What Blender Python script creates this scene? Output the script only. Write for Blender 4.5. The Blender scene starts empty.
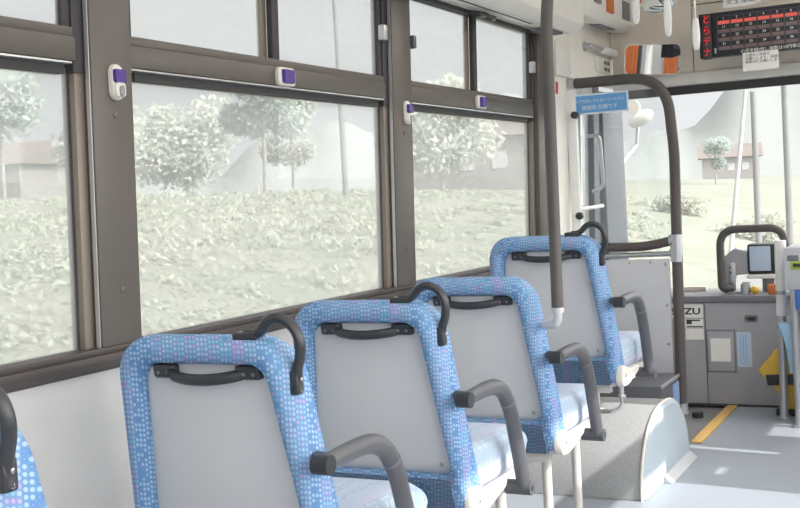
import bpy, bmesh, math, random
from mathutils import Vector, Matrix
random.seed(7)
C = bpy.context.scene.collection
SC = bpy.context.scene
PI = math.pi

# ------------------------------------------------------------------ camera
YAW, PITCH, ROLL, FOC = 0.470742, 0.047565, -0.055744, 1121.718
cam_d = bpy.data.cameras.new('camera')
cam_d.sensor_width = 36.0
cam_d.lens = FOC / 800.0 * 36.0
cam_d.clip_start = 0.05
cam_d.clip_end = 2000
cam = bpy.data.objects.new('camera', cam_d)
C.objects.link(cam)
fw = Vector((-math.sin(YAW) * math.cos(PITCH), math.cos(YAW) * math.cos(PITCH), -math.sin(PITCH)))
r0 = Vector((math.cos(YAW), math.sin(YAW), 0))
u0 = r0.cross(fw)
r1 = r0 * math.cos(ROLL) + u0 * math.sin(ROLL)
u1 = -r0 * math.sin(ROLL) + u0 * math.cos(ROLL)
cam.matrix_world = Matrix(((r1.x, u1.x, -fw.x, 0), (r1.y, u1.y, -fw.y, 0), (r1.z, u1.z, -fw.z, 1.15), (0, 0, 0, 1)))
SC.camera = cam

# ------------------------------------------------------------------ world, sun, exposure
SC.view_settings.view_transform = 'Standard'
SC.view_settings.look = 'None'
SC.view_settings.gamma = 1.0
SC.view_settings.use_curve_mapping = False
SC.view_settings.exposure = 0.12
world = bpy.data.worlds.new('hazy_sky')
SC.world = world
world.use_nodes = True
wn = world.node_tree
wn.nodes.clear()
w_out = wn.nodes.new('ShaderNodeOutputWorld')
w_bg = wn.nodes.new('ShaderNodeBackground')
w_tc = wn.nodes.new('ShaderNodeTexCoord')
w_dot = wn.nodes.new('ShaderNodeVectorMath'); w_dot.operation = 'DOT_PRODUCT'
w_dot.inputs[1].default_value = (0.82, 0.05, 0.57)      # the bright, sunny half of the hazy sky
w_ramp = wn.nodes.new('ShaderNodeValToRGB')
w_ramp.color_ramp.elements[0].position = 0.57
w_ramp.color_ramp.elements[0].color = (0.765, 0.77, 0.79, 1)
w_ramp.color_ramp.elements[1].position = 0.95
w_ramp.color_ramp.elements[1].color = (8.0, 7.85, 7.6, 1)
w_map = wn.nodes.new('ShaderNodeMapRange')
w_map.inputs[1].default_value = -1; w_map.inputs[2].default_value = 1
wn.links.new(w_tc.outputs['Generated'], w_dot.inputs[0])
wn.links.new(w_dot.outputs['Value'], w_map.inputs[0])
wn.links.new(w_map.outputs[0], w_ramp.inputs[0])
wn.links.new(w_ramp.outputs[0], w_bg.inputs[0])
wn.links.new(w_bg.outputs[0], w_out.inputs[0])
w_bg.inputs[1].default_value = 1.0

SUN_EL = math.radians(38)
sun_travel = Vector((-math.cos(SUN_EL), 0.122 * math.cos(SUN_EL), -math.sin(SUN_EL)))
sun_d = bpy.data.lights.new('sun', 'SUN')
sun_d.energy = 5.2
sun_d.angle = math.radians(0.6)
sun_d.color = (1.0, 0.97, 0.92)
sun = bpy.data.objects.new('sun', sun_d)
C.objects.link(sun)
sun.rotation_euler = sun_travel.to_track_quat('-Z', 'Y').to_euler()
LAMP_EMIT = 7.0          # unseen ceiling lamps, added to brighten the interior

# ------------------------------------------------------------------ materials
def lin(c):
    out = []
    for v in c:
        v = v / 255.0
        out.append(v / 12.92 if v <= 0.04045 else ((v + 0.055) / 1.055) ** 2.4)
    return (out[0], out[1], out[2], 1.0)

def mat(name, col, rough=0.5, metal=0.0, var=0.06, scale=14.0, bump=0.0, bscale=200.0, spec=0.5):
    m = bpy.data.materials.new(name)
    m.use_nodes = True
    nt = m.node_tree
    b = nt.nodes['Principled BSDF']
    c = lin(col)
    tc = nt.nodes.new('ShaderNodeTexCoord')
    n = nt.nodes.new('ShaderNodeTexNoise')
    n.inputs['Scale'].default_value = scale
    n.inputs['Detail'].default_value = 3
    nt.links.new(tc.outputs['Object'], n.inputs['Vector'])
    mx = nt.nodes.new('ShaderNodeMixRGB')
    mx.inputs[1].default_value = tuple(min(1, v * (1 - var)) for v in c[:3]) + (1,)
    mx.inputs[2].default_value = tuple(min(1, v * (1 + var)) for v in c[:3]) + (1,)
    nt.links.new(n.outputs['Fac'], mx.inputs[0])
    nt.links.new(mx.outputs[0], b.inputs['Base Color'])
    b.inputs['Roughness'].default_value = rough
    b.inputs['Metallic'].default_value = metal
    b.inputs['Specular IOR Level'].default_value = spec
    if bump:
        n2 = nt.nodes.new('ShaderNodeTexNoise')
        n2.inputs['Scale'].default_value = bscale
        nt.links.new(tc.outputs['Object'], n2.inputs['Vector'])
        bp = nt.nodes.new('ShaderNodeBump')
        bp.inputs['Strength'].default_value = bump
        bp.inputs['Distance'].default_value = 0.002
        nt.links.new(n2.outputs['Fac'], bp.inputs['Height'])
        nt.links.new(bp.outputs[0], b.inputs['Normal'])
    return m

def glass_mat(name, tint=(0.97, 0.98, 0.98), gloss=0.05, haze=0.0, hazecol=(0.9, 0.92, 0.93)):
    m = bpy.data.materials.new(name)
    m.use_nodes = True
    nt = m.node_tree
    nt.nodes.clear()
    o = nt.nodes.new('ShaderNodeOutputMaterial')
    t = nt.nodes.new('ShaderNodeBsdfTransparent'); t.inputs[0].default_value = tint + (1,)
    g = nt.nodes.new('ShaderNodeBsdfGlossy'); g.inputs[1].default_value = 0.02
    d = nt.nodes.new('ShaderNodeBsdfTranslucent'); d.inputs[0].default_value = hazecol + (1,)
    n = nt.nodes.new('ShaderNodeTexNoise'); n.inputs['Scale'].default_value = 3.0
    mr = nt.nodes.new('ShaderNodeMapRange')
    mr.inputs[3].default_value = haze * 0.7; mr.inputs[4].default_value = haze * 1.3
    nt.links.new(n.outputs['Fac'], mr.inputs[0])
    m1 = nt.nodes.new('ShaderNodeMixShader')
    nt.links.new(mr.outputs[0], m1.inputs[0])
    nt.links.new(t.outputs[0], m1.inputs[1]); nt.links.new(d.outputs[0], m1.inputs[2])
    m2 = nt.nodes.new('ShaderNodeMixShader'); m2.inputs[0].default_value = gloss
    nt.links.new(m1.outputs[0], m2.inputs[1]); nt.links.new(g.outputs[0], m2.inputs[2])
    nt.links.new(m2.outputs[0], o.inputs[0])
    return m

def emit_mat(name, col, strength):
    m = bpy.data.materials.new(name)
    m.use_nodes = True
    nt = m.node_tree
    nt.nodes.clear()
    o = nt.nodes.new('ShaderNodeOutputMaterial')
    e = nt.nodes.new('ShaderNodeEmission')
    e.inputs[0].default_value = lin(col); e.inputs[1].default_value = strength
    nt.links.new(e.outputs[0], o.inputs[0])
    return m

def fabric_mat(name, along, k=1.0):
    """blue upholstery woven with columns of small light ovals; along = axis the ovals run up"""
    m = bpy.data.materials.new(name)
    m.use_nodes = True
    nt = m.node_tree
    b = nt.nodes['Principled BSDF']
    b.inputs['Roughness'].default_value = 0.9
    b.inputs['Specular IOR Level'].default_value = 0.15
    L = nt.links
    tc = nt.nodes.new('ShaderNodeTexCoord')
    sp = nt.nodes.new('ShaderNodeSeparateXYZ')
    L.new(tc.outputs['Object'], sp.inputs[0])
    def M(op, a, b_=None, c_=None):
        n = nt.nodes.new('ShaderNodeMath'); n.operation = op
        for i, v in enumerate((a, b_, c_)):
            if v is None: continue
            if isinstance(v, (int, float)): n.inputs[i].default_value = v
            else: L.new(v, n.inputs[i])
        return n.outputs[0]
    x, y, z = sp.outputs
    if along == 'z':
        u = M('ADD', x, M('MULTIPLY', y, 0.8)); v = M('ADD', z, M('MULTIPLY', y, 0.25))
    else:
        u = M('ADD', x, M('MULTIPLY', z, 0.4)); v = M('SUBTRACT', y, z)
    uu = M('DIVIDE', u, 0.0095); vv = M('DIVIDE', v, 0.0105)
    ci = M('FLOOR', uu)
    cg = M('FLOOR', M('DIVIDE', u, 0.0285))
    vv = M('ADD', vv, M('MULTIPLY', M('MODULO', M('ABSOLUTE', cg), 2.0), 0.5))
    fu = M('SUBTRACT', M('FRACT', uu), 0.5); fv = M('SUBTRACT', M('FRACT', vv), 0.5)
    d = M('ADD', M('POWER', M('MULTIPLY', fu, 2.7), 2.0), M('POWER', M('MULTIPLY', fv, 2.9), 2.0))
    dot = M('LESS_THAN', d, 1.0)
    dot_in = M('LESS_THAN', d, 0.35)
    wn1 = nt.nodes.new('ShaderNodeTexWhiteNoise'); wn1.noise_dimensions = '1D'
    L.new(cg, wn1.inputs['W'])
    wn2 = nt.nodes.new('ShaderNodeTexWhiteNoise'); wn2.noise_dimensions = '2D'
    cb = nt.nodes.new('ShaderNodeCombineXYZ')
    L.new(ci, cb.inputs[0]); L.new(M('FLOOR', vv), cb.inputs[1])
    L.new(cb.outputs[0], wn2.inputs['Vector'])
    base = nt.nodes.new('ShaderNodeValToRGB'); base.color_ramp.interpolation = 'CONSTANT'
    el = base.color_ramp.elements
    pale = 0.0 if along == 'z' else 0.55  # cushions paled towards white, sunlight put into the colour
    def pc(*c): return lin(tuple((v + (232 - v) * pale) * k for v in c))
    el[0].position = 0; el[0].color = pc(116, 150, 188)
    el[1].position = 0.32; el[1].color = pc(104, 142, 186)
    e = el.new(0.55); e.color = pc(122, 150, 192)
    e = el.new(0.72); e.color = pc(136, 150, 194)
    e = el.new(0.86); e.color = pc(112, 156, 190)
    L.new(wn1.outputs[0], base.inputs[0])
    dots = nt.nodes.new('ShaderNodeValToRGB'); dots.color_ramp.interpolation = 'CONSTANT'
    el = dots.color_ramp.elements
    el[0].position = 0; el[0].color = pc(156, 184, 212)
    el[1].position = 0.25; el[1].color = pc(124, 178, 206)
    e = el.new(0.42); e.color = pc(172, 154, 204)
    e = el.new(0.58); e.color = pc(166, 182, 218)
    e = el.new(0.74); e.color = pc(120, 166, 212)
    e = el.new(0.88); e.color = pc(92, 132, 184)
    L.new(M('FRACT', M('ADD', M('MULTIPLY', wn1.outputs[0], 1.7), M('MULTIPLY', wn2.outputs[0], 0.38))), dots.inputs[0])
    mx = nt.nodes.new('ShaderNodeMixRGB')
    L.new(dot, mx.inputs[0]); L.new(base.outputs[0], mx.inputs[1]); L.new(dots.outputs[0], mx.inputs[2])
    mx2 = nt.nodes.new('ShaderNodeMixRGB'); mx2.inputs[2].default_value = pc(176, 196, 224)
    L.new(M('MULTIPLY', dot_in, 0.25), mx2.inputs[0]); L.new(mx.outputs[0], mx2.inputs[1])
    L.new(mx2.outputs[0], b.inputs['Base Color'])
    return m

MT = {}
MT['wall_white'] = mat('wall_white', (194, 193, 191), 0.45)
MT['ceiling'] = mat('ceiling_white', (228, 226, 222), 0.5)
MT['frame'] = mat('bronze_aluminium', (98, 93, 87), 0.42, 0.25, 0.05, 6)
MT['sill'] = mat('dark_sill', (74, 68, 65), 0.5, 0.1)
MT['gasket'] = mat('black_rubber', (64, 62, 63), 0.6)
MT['silver'] = mat('bright_aluminium', (200, 200, 200), 0.3, 0.6)
MT['stile'] = mat('pale_bronze', (132, 122, 112), 0.45, 0.2)
MT['glass'] = glass_mat('window_glass', gloss=0.02, haze=0.30)
MT['windscreen_glass'] = glass_mat('windscreen_glass', gloss=0.02, haze=0.04)
MT['acrylic'] = glass_mat('clear_acrylic', gloss=0.04, haze=0.045)
MT['fabric'] = fabric_mat('seat_fabric', 'z')
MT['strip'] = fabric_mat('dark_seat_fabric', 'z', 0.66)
MT['cushion'] = fabric_mat('sun_paled_seat_fabric', 'y')
MT['panel'] = mat('seat_back_plastic', (207, 207, 208), 0.38, 0, 0.03, 5)
MT['cream'] = mat('cream_plastic', (226, 222, 214), 0.45)
MT['black'] = mat('black_plastic', (50, 52, 56), 0.38)
MT['arm'] = mat('charcoal_plastic', (86, 87, 92), 0.4, 0, 0.04, 30)
MT['screw'] = mat('steel_screw', (170, 168, 164), 0.3, 0.8)
MT['leg'] = mat('painted_steel', (206, 202, 196), 0.4, 0.2)
MT['pole'] = mat('dark_pole_grip', (84, 79, 77), 0.5, 0, 0.05, 25, 0.3, 300)
MT['elbow'] = mat('satin_alloy', (206, 206, 208), 0.35, 0.35)
MT['steel'] = mat('brushed_steel', (196, 198, 202), 0.32, 0.75)
MT['floor'] = mat('grey_vinyl', (158, 165, 175), 0.38, 0, 0.05, 40)
MT['grey_panel'] = mat('grey_panel', (196, 198, 203), 0.45)
MT['dash'] = mat('dash_grey', (168, 168, 173), 0.5)
MT['dash_dark'] = mat('dash_edge_grey', (122, 122, 127), 0.5)
MT['box_dark'] = mat('dark_box_grey', (96, 98, 104), 0.45)
MT['header'] = mat('header_beige', (230, 220, 207), 0.55)
MT['header_white'] = mat('header_white', (238, 235, 228), 0.5)
MT['yellow'] = mat('yellow_plastic', (228, 186, 108), 0.5)
MT['bag'] = mat('mustard_cloth', (216, 178, 76), 0.8, 0, 0.15, 20)
MT['cloth'] = mat('pale_blue_cloth', (164, 202, 228), 0.9, 0, 0.08, 30)
MT['paper'] = mat('white_paper', (238, 236, 232), 0.8, 0, 0.02)
MT['paper_blue'] = mat('bluish_paper', (196, 212, 232), 0.8, 0, 0.02)
MT['sign_blue'] = mat('sign_blue', (104, 168, 222), 0.4, 0, 0.03)
MT['sign_pale'] = mat('pale_blue_paint', (132, 158, 200), 0.5)
MT['sign_white'] = mat('sign_white', (232, 240, 246), 0.4)
MT['ink'] = mat('dark_ink', (60, 60, 64), 0.6)
MT['ink_grey'] = mat('grey_ink', (110, 110, 116), 0.6)
MT['ink_red'] = mat('brown_ink', (150, 96, 70), 0.6)
MT['screen'] = mat('display_black', (44, 46, 54), 0.35)
MT['cell'] = mat('display_cell', (122, 102, 102), 0.5)
MT['cell_red'] = emit_mat('display_red_digits', (206, 96, 84), 1.0)
MT['led'] = emit_mat('led_red', (235, 52, 62), 1.0)
MT['mirror'] = mat('mirror_silver', (235, 238, 240), 0.02, 1.0, 0.0)
MT['purple'] = mat('purple_lamp', (82, 60, 140), 0.25)
MT['clear_button'] = mat('grey_button', (150, 150, 152), 0.3)
MT['white_plastic'] = mat('white_plastic', (240, 240, 238), 0.35)
MT['red'] = mat('red_label', (190, 60, 66), 0.5)
MT['orange'] = mat('orange_cloth', (206, 120, 70), 0.8)
MT['seal'] = mat('door_post_grey', (64, 71, 82), 0.5)
MT['front_fill_lamp'] = emit_mat('front_fill_glow', (255, 250, 244), LAMP_EMIT * 2.6)  # stronger glow, added to lift the dim header and dash
MT['lamp'] = emit_mat('fill_lamp_glow', (255, 250, 244), LAMP_EMIT)
MT['green'] = mat('lime_slot', (170, 190, 60), 0.4)
MT['blue'] = mat('blue_plastic', (72, 120, 196), 0.45)
MT['step_metal'] = mat('step_metal', (150, 148, 147), 0.4, 0.3)

# hump and floor: speckled sheet
def speckle(name, a, b_, scale):
    m = bpy.data.materials.new(name); m.use_nodes = True
    nt = m.node_tree; b = nt.nodes['Principled BSDF']
    tc = nt.nodes.new('ShaderNodeTexCoord')
    n = nt.nodes.new('ShaderNodeTexNoise'); n.inputs['Scale'].default_value = scale; n.inputs['Detail'].default_value = 2
    r = nt.nodes.new('ShaderNodeValToRGB')
    r.color_ramp.elements[0].position = 0.42; r.color_ramp.elements[0].color = lin(a)
    r.color_ramp.elements[1].position = 0.58; r.color_ramp.elements[1].color = lin(b_)
    nt.links.new(tc.outputs['Object'], n.inputs['Vector'])
    nt.links.new(n.outputs['Fac'], r.inputs[0])
    nt.links.new(r.outputs[0], b.inputs['Base Color'])
    b.inputs['Roughness'].default_value = 0.5
    return m
MT['hump'] = speckle('speckled_vinyl', (146, 148, 150), (164, 165, 166), 260)
MT['hump_face'] = speckle('pale_blue_vinyl', (172, 186, 196), (186, 198, 206), 260)

# ------------------------------------------------------------------ mesh helpers
class MB:
    def __init__(s): s.bm = bmesh.new()
    def box(s, x0, x1, y0, y1, z0, z1, bev=0.0, seg=2, f=None):
        t = bmesh.new()
        vs = [t.verts.new((x, y, z)) for x in (x0, x1) for y in (y0, y1) for z in (z0, z1)]
        for q in ((0, 1, 3, 2), (4, 6, 7, 5), (0, 4, 5, 1), (2, 3, 7, 6), (0, 2, 6, 4), (1, 5, 7, 3)):
            t.faces.new([vs[i] for i in q])
        bmesh.ops.recalc_face_normals(t, faces=t.faces)
        if bev > 0:
            bmesh.ops.bevel(t, geom=list(t.edges), offset=bev, segments=seg, profile=0.5, affect='EDGES')
        return s._add(t, f)
    def _add(s, t, f=None):
        mp = {}
        for v in t.verts:
            co = v.co if f is None else Vector(f(*v.co))
            mp[v] = s.bm.verts.new(co)
        for fa in t.faces:
            try: s.bm.faces.new([mp[v] for v in fa.verts])
            except ValueError: pass
        t.free()
        return s
    def rings(s, rings, cap0=True, cap1=True, closed=True, f=None):
        t = bmesh.new()
        R = [[t.verts.new(p) for p in r] for r in rings]
        n = len(R[0])
        for a, b in zip(R, R[1:]):
            for i in range(n if closed else n - 1):
                j = (i + 1) % n
                t.faces.new((a[i], a[j], b[j], b[i]))
        if cap0: t.faces.new(list(reversed(R[0])))
        if cap1: t.faces.new(R[-1])
        bmesh.ops.recalc_face_normals(t, faces=t.faces)
        return s._add(t, f)
    def tube(s, path, r, seg=14, flat=1.0, up=None, f=None):
        P = [Vector(p) for p in path]
        rs = r if isinstance(r, (list, tuple)) else [r] * len(P)
        rings = []
        t0 = (P[1] - P[0]).normalized()
        ref = Vector(up) if up else (Vector((0, 0, 1)) if abs(t0.z) < 0.9 else Vector((1, 0, 0)))
        n = (ref - t0 * ref.dot(t0)).normalized()
        for i, p in enumerate(P):
            if i == 0: t = P[1] - P[0]
            elif i == len(P) - 1: t = P[-1] - P[-2]
            else: t = (P[i + 1] - P[i]).normalized() + (P[i] - P[i - 1]).normalized()
            t.normalize()
            n = (n - t * n.dot(t)).normalized()
            b = t.cross(n)
            rings.append([p + (n * math.cos(a) * flat + b * math.sin(a)) * rs[i] for a in [2 * PI * k / seg for k in range(seg)]])
        return s.rings(rings, f=f)
    def cyl(s, a, b, r, seg=20, r2=None):
        return s.tube([a, b], [r, r if r2 is None else r2], seg)
    def prism(s, pts, axis, a0, a1, bev=0.0, f=None):
        """polygon extruded along an axis: pts are the two other coordinates in xyz order"""
        t = bmesh.new()
        def mk(p, a):
            return {'x': (a, p[0], p[1]), 'y': (p[0], a, p[1]), 'z': (p[0], p[1], a)}[axis]
        A = [t.verts.new(mk(p, a0)) for p in pts]; B = [t.verts.new(mk(p, a1)) for p in pts]
        n = len(pts)
        for i in range(n):
            t.faces.new((A[i], A[(i + 1) % n], B[(i + 1) % n], B[i]))
        t.faces.new(list(reversed(A))); t.faces.new(B)
        bmesh.ops.recalc_face_normals(t, faces=t.faces)
        if bev: bmesh.ops.bevel(t, geom=list(t.edges), offset=bev, segments=2, profile=0.5, affect='EDGES')
        return s._add(t, f)
    def sphere(s, c, r, sx=1, sy=1, sz=1, seg=16):
        t = bmesh.new()
        bmesh.ops.create_uvsphere(t, u_segments=seg, v_segments=seg // 2 + 2, radius=r)
        for v in t.verts: v.co = Vector((v.co.x * sx, v.co.y * sy, v.co.z * sz)) + Vector(c)
        return s._add(t)
    def build(s, name, m, parent=None, smooth=True, angle=35):
        me = bpy.data.meshes.new(name)
        s.bm.to_mesh(me); s.bm.free()
        o = bpy.data.objects.new(name, me)
        C.objects.link(o)
        me.materials.append(MT[m] if isinstance(m, str) else m)
        if smooth:
            for p in me.polygons: p.use_smooth = True
            try: me.set_sharp_from_angle(angle=math.radians(angle))
            except Exception: pass
        if parent is not None: o.parent = parent
        return o

def fillet(pts, r, n=7):
    P = [Vector(p) for p in pts]
    out = [P[0]]
    for i in range(1, len(P) - 1):
        a, b, c = P[i - 1], P[i], P[i + 1]
        d1 = (a - b); d2 = (c - b)
        rr = min(r if not isinstance(r, (list, tuple)) else r[i - 1], d1.length * 0.49, d2.length * 0.49)
        s, e = b + d1.normalized() * rr, b + d2.normalized() * rr
        for k in range(n + 1):
            t = k / n
            out.append(s * (1 - t) ** 2 + b * 2 * t * (1 - t) + e * t * t)
    out.append(P[-1])
    return out

def smooth_path(pts, n=4):
    P = [Vector(p) for p in pts]; out = []
    for i in range(len(P) - 1):
        p0, p1, p2, p3 = P[max(0, i - 1)], P[i], P[i + 1], P[min(len(P) - 1, i + 2)]
        for k in range(n):
            t = k / n
            out.append(0.5 * ((2 * p1) + (-p0 + p2) * t + (2 * p0 - 5 * p1 + 4 * p2 - p3) * t * t + (-p0 + 3 * p1 - 3 * p2 + p3) * t ** 3))
    out.append(P[-1])
    return out

def rrect(w0, w1, z0, z1, r, n=6, taper_r=None):
    """rounded quad in a plane: half width w1 at the top z1, w0 at the bottom z0"""
    pts = []
    for (cx, cz, a0, w) in ((1, 1, 0, w1), (-1, 1, PI / 2, w1), (-1, -1, PI, w0), (1, -1, 1.5 * PI, w0)):
        rr = r if cz > 0 else (taper_r if taper_r is not None else r)
        ox = cx * (w - rr); oz = (z1 - rr) if cz > 0 else (z0 + rr)
        for k in range(n + 1):
            a = a0 + PI / 2 * k / n
            pts.append((ox + rr * math.cos(a), oz + rr * math.sin(a)))
    return pts

def tag(o, label=None, cat=None, group=None, kind=None):
    if label: o['label'] = label
    if cat: o['category'] = cat
    if group: o['group'] = group
    if kind: o['kind'] = kind
    return o

def thing(name, loc, label, cat, group=None, rz=0):
    o = bpy.data.objects.new(name, None)
    o.empty_display_size = 0.1
    C.objects.link(o)
    o.location = loc; o.rotation_euler.z = rz
    return tag(o, label, cat, group)

def copy_tree(o, parent=None):
    c = o.copy(); C.objects.link(c)
    if parent is not None: c.parent = parent
    for ch in list(o.children): copy_tree(ch, c)
    return c

def structure(o): o['kind'] = 'structure'; return o

def text(name, body, size, m, parent, origin, xdir, zdir, align='LEFT', sx=1.0, depth=0.0006, spacing=1.0, bold=0.0):
    cu = bpy.data.curves.new(name, 'FONT')
    cu.body = body; cu.size = size; cu.align_x = align; cu.extrude = depth
    cu.space_line = spacing; cu.offset = bold; cu.resolution_u = 3
    o = bpy.data.objects.new(name, cu); C.objects.link(o)
    bpy.context.view_layer.update()
    me = bpy.data.meshes.new_from_object(o.evaluated_get(bpy.context.evaluated_depsgraph_get()))
    bpy.data.objects.remove(o)
    X = Vector(xdir).normalized(); Z = Vector(zdir).normalized(); N = X.cross(Z)
    M = Matrix(((X.x, Z.x, N.x, origin[0]), (X.y, Z.y, N.y, origin[1]), (X.z, Z.z, N.z, origin[2]), (0, 0, 0, 1)))
    me.transform(M @ Matrix.Diagonal((sx, 1, 1, 1)))
    me.materials.clear(); me.materials.append(MT[m])
    ob = bpy.data.objects.new(name, me); C.objects.link(ob)
    if parent is not None: ob.parent = parent
    return ob

# the left wall leans in a little towards the roof
LEAN = 0.0345754
def wl(n, y, z): return (-1.7 + LEAN * (z - 1.15) + n, y, z)
def wbox(mb, n0, n1, y0, y1, z0, z1, bev=0.0): return mb.box(n0, n1, y0, y1, z0, z1, bev, 2, wl)

Y_BACK, Y_DASH = -2.6, 5.85
SILL0, SILL1, RAIL0, RAIL1, TOPW = 0.813, 0.862, 1.465, 1.561, 1.853

# ================================================================== STRUCTURE
# floor with the door step well cut out
m = MB()
m.box(-1.72, 0.62, Y_BACK, 4.98, -0.06, 0.0)
m.box(-1.0995, 0.62, 4.98, 6.35, -0.06, 0.0)
structure(m.build('floor', 'floor', smooth=False))
m = MB()
m.box(-1.74, -1.10, 4.98, 6.30, -0.06, -0.012)
structure(m.build('trim_1', 'step_metal', smooth=False))

# left wall: lower panel, strip above the windows, pillars
m = MB()
wbox(m, -0.07, 0.0, Y_BACK, 5.19, -0.06, SILL0)
structure(m.build('wall_left', 'wall_white', smooth=False))
m = MB()
wbox(m, -0.07, 0.0, Y_BACK, 6.2, TOPW + 0.012, 2.32)
wbox(m, -0.07, 0.004, 4.86, 5.19, SILL0, TOPW + 0.012)
wbox(m, -0.07, 0.0, 5.19, 6.2, 1.70, TOPW + 0.012)
structure(m.build('wall_left_upper', 'header_white', smooth=False))
PILLARS = [(-1.0, -0.867), (0.446, 0.579), (1.893, 2.026), (3.333, 3.473), (4.745, 4.86)]
for i, (a, b) in enumerate(PILLARS):
    m = MB()
    wbox(m, -0.065, 0.0, a, b, SILL1, TOPW + 0.011, 0.003)
    if i in (2, 3):
        for zz in (1.375, 0.985):
            p = wl(0.0, (a + b) / 2 + 0.004, zz)
            m.sphere(p, 0.008, 0.5, 1, 1, 10)
    structure(m.build('trim_%d' % (2 + i), 'frame'))
    if i in (1, 2, 3):
        m = MB()
        wbox(m, -0.014, -0.004, a - 0.004, a - 0.0008, SILL1, TOPW)
        structure(m.build('trim_%d' % (22 + i), 'silver'))
# sill rail running below all the windows
m = MB()
wbox(m, -0.06, 0.012, Y_BACK, 4.86, SILL0, SILL1 - 0.014, 0.003)
wbox(m, -0.06, 0.002, Y_BACK, 4.86, SILL1 - 0.014, SILL1, 0.002)
structure(m.build('trim_8', MT['sill']))
m = MB()
wbox(m, 0.010, 0.0145, Y_BACK, 4.86, SILL0 + 0.017, SILL0 + 0.021)
structure(m.build('trim_9', 'gasket', smooth=False))

def window(idx, y0, y1, mull):
    e = bpy.data.objects.new('window_%d' % idx, None); C.objects.link(e); e['kind'] = 'structure'
    # lower fixed light
    m = MB(); wbox(m, -0.046, -0.041, y0 + 0.03, y1 - 0.03, SILL1, RAIL0 + 0.01); m.build('pane', 'glass', e, False)
    m = MB(); wbox(m, -0.06, -0.040, y0, y0 + 0.02, SILL1, RAIL0, 0.002); m.build('stile', 'stile', e)
    m = MB(); wbox(m, -0.06, -0.022, y1 - 0.030, y1, SILL1, RAIL0, 0.002); m.build('stile', 'stile', e)
    m = MB(); wbox(m, -0.047, -0.038, y1 - 0.034, y1 - 0.030, SILL1, RAIL0, 0.0); wbox(m, -0.058, -0.03, y0 + 0.045, y1 - 0.05, RAIL0 - 0.004, RAIL0 + 0.016)
    m.build('gasket', 'gasket', e, False)
    # rail with stop buttons
    m = MB(); wbox(m, -0.055, -0.010, y0, y1 - 0.035, RAIL0 + 0.022, RAIL1 - 0.022, 0.003); m.build('rail', 'frame', e)
    m = MB(); wbox(m, -0.055, -0.016, y0, y1 - 0.035, RAIL1 - 0.022, RAIL1, 0.003); m.build('upper_track', 'frame', e)
    m = MB(); wbox(m, -0.055, -0.008, y0, y1 - 0.05, RAIL0 + 0.016, RAIL0 + 0.020); m.build('drip_strip', 'silver', e, False)
    m = MB(); wbox(m, -0.058, -0.018, y1 - 0.036, y1, RAIL0, TOPW, 0.0); m.build('end_post', 'gasket', e, False)
    # upper sliding lights
    m = MB(); wbox(m, -0.056, -0.012, y0, y1, TOPW - 0.003, TOPW + 0.011, 0.002); m.build('top_track', 'gasket', e)
    m = MB(); wbox(m, -0.050, -0.046, y0 + 0.02, mull, RAIL1 - 0.01, TOPW); m.build('sliding_pane', 'glass', e, False)
    m = MB(); wbox(m, -0.036, -0.032, mull, y1 - 0.05, RAIL1 - 0.01, TOPW); m.build('sliding_pane', 'glass', e, False)
    m = MB(); wbox(m, -0.054, -0.042, mull - 0.042, mull - 0.010, RAIL1, TOPW - 0.003, 0.002); m.build('sash_stile', 'stile', e)
    m = MB(); wbox(m, -0.041, -0.022, mull - 0.012, mull + 0.022, RAIL1, TOPW - 0.003, 0.002); m.build('sash_stile', 'gasket', e)
    m = MB(); wbox(m, -0.041, -0.022, y1 - 0.06, y1 - 0.036, RAIL1, TOPW - 0.003, 0.002); m.build('sash_stile', 'gasket', e)
    m = MB(); wbox(m, -0.041, -0.022, y0 + 0.0, y0 + 0.03, RAIL1, TOPW - 0.003, 0.002); m.build('sash_stile', 'gasket', e)
    m = MB(); wbox(m, -0.02, 0.004, y1 - 0.062, y1 - 0.034, 1.675, 1.725, 0.004); m.build('latch', 'silver', e)
    m = MB(); wbox(m, -0.02, 0.006, y0 + 0.012, y0 + 0.036, 1.668, 1.712, 0.004); m.build('latch', 'arm', e)
    return e
window(1, 0.579, 1.893, 1.24)
window(2, 2.026, 3.333, 2.66)
window(3, 3.473, 4.745, 4.085)

# right wall (unseen; openings shaped to place the sun patches), ceiling, rear wall
RX = 0.60
m = MB()
m.box(RX, RX + 0.07, Y_BACK, 6.3, -0.06, 0.84)
m.box(RX, RX + 0.07, Y_BACK, 6.3, 1.86, 2.32)
for a, b in [(-2.6, -2.45), (-1.5, -1.37), (-0.10, 0.03), (1.30, 1.43), (2.75, 2.88), (4.10, 4.27), (4.39, 4.67), (4.72, 5.02), (5.95, 6.3)]:
    m.box(RX, RX + 0.07, a, b, 0.84, 1.86)
m.box(RX, RX + 0.07, 4.27, 4.39, 0.84, 1.17); m.box(RX, RX + 0.07, 4.27, 4.39, 1.25, 1.86)  # small hole added to throw a sun patch on the floor
m.box(RX, RX + 0.07, 4.67, 4.72, 0.84, 1.05); m.box(RX, RX + 0.07, 4.67, 4.72, 1.50, 1.86)  # narrow slit added for the sun streak on the floor
m.box(RX, RX + 0.07, 5.02, 5.95, 1.18, 1.86)  # upper opening closed to keep sun off the front step and dash
m.box(RX, RX + 0.06, -2.6, 4.10, 1.44, 1.56)
structure(m.build('wall_right', 'wall_white', smooth=False))
m = MB(); m.box(RX - 0.004, RX, 4.44, 4.64, 0.9, 2.0)  # unseen dark panel added for the interior mirror to reflect
structure(m.build('trim_20', 'box_dark', smooth=False))
m = MB()
m.box(-1.76, 0.68, Y_BACK, 6.3, 2.32, 2.38)
structure(m.build('ceiling', 'ceiling', smooth=False))
m = MB()
m.box(-1.72, 0.62, Y_BACK - 0.06, Y_BACK, -0.06, 1.0)
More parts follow.
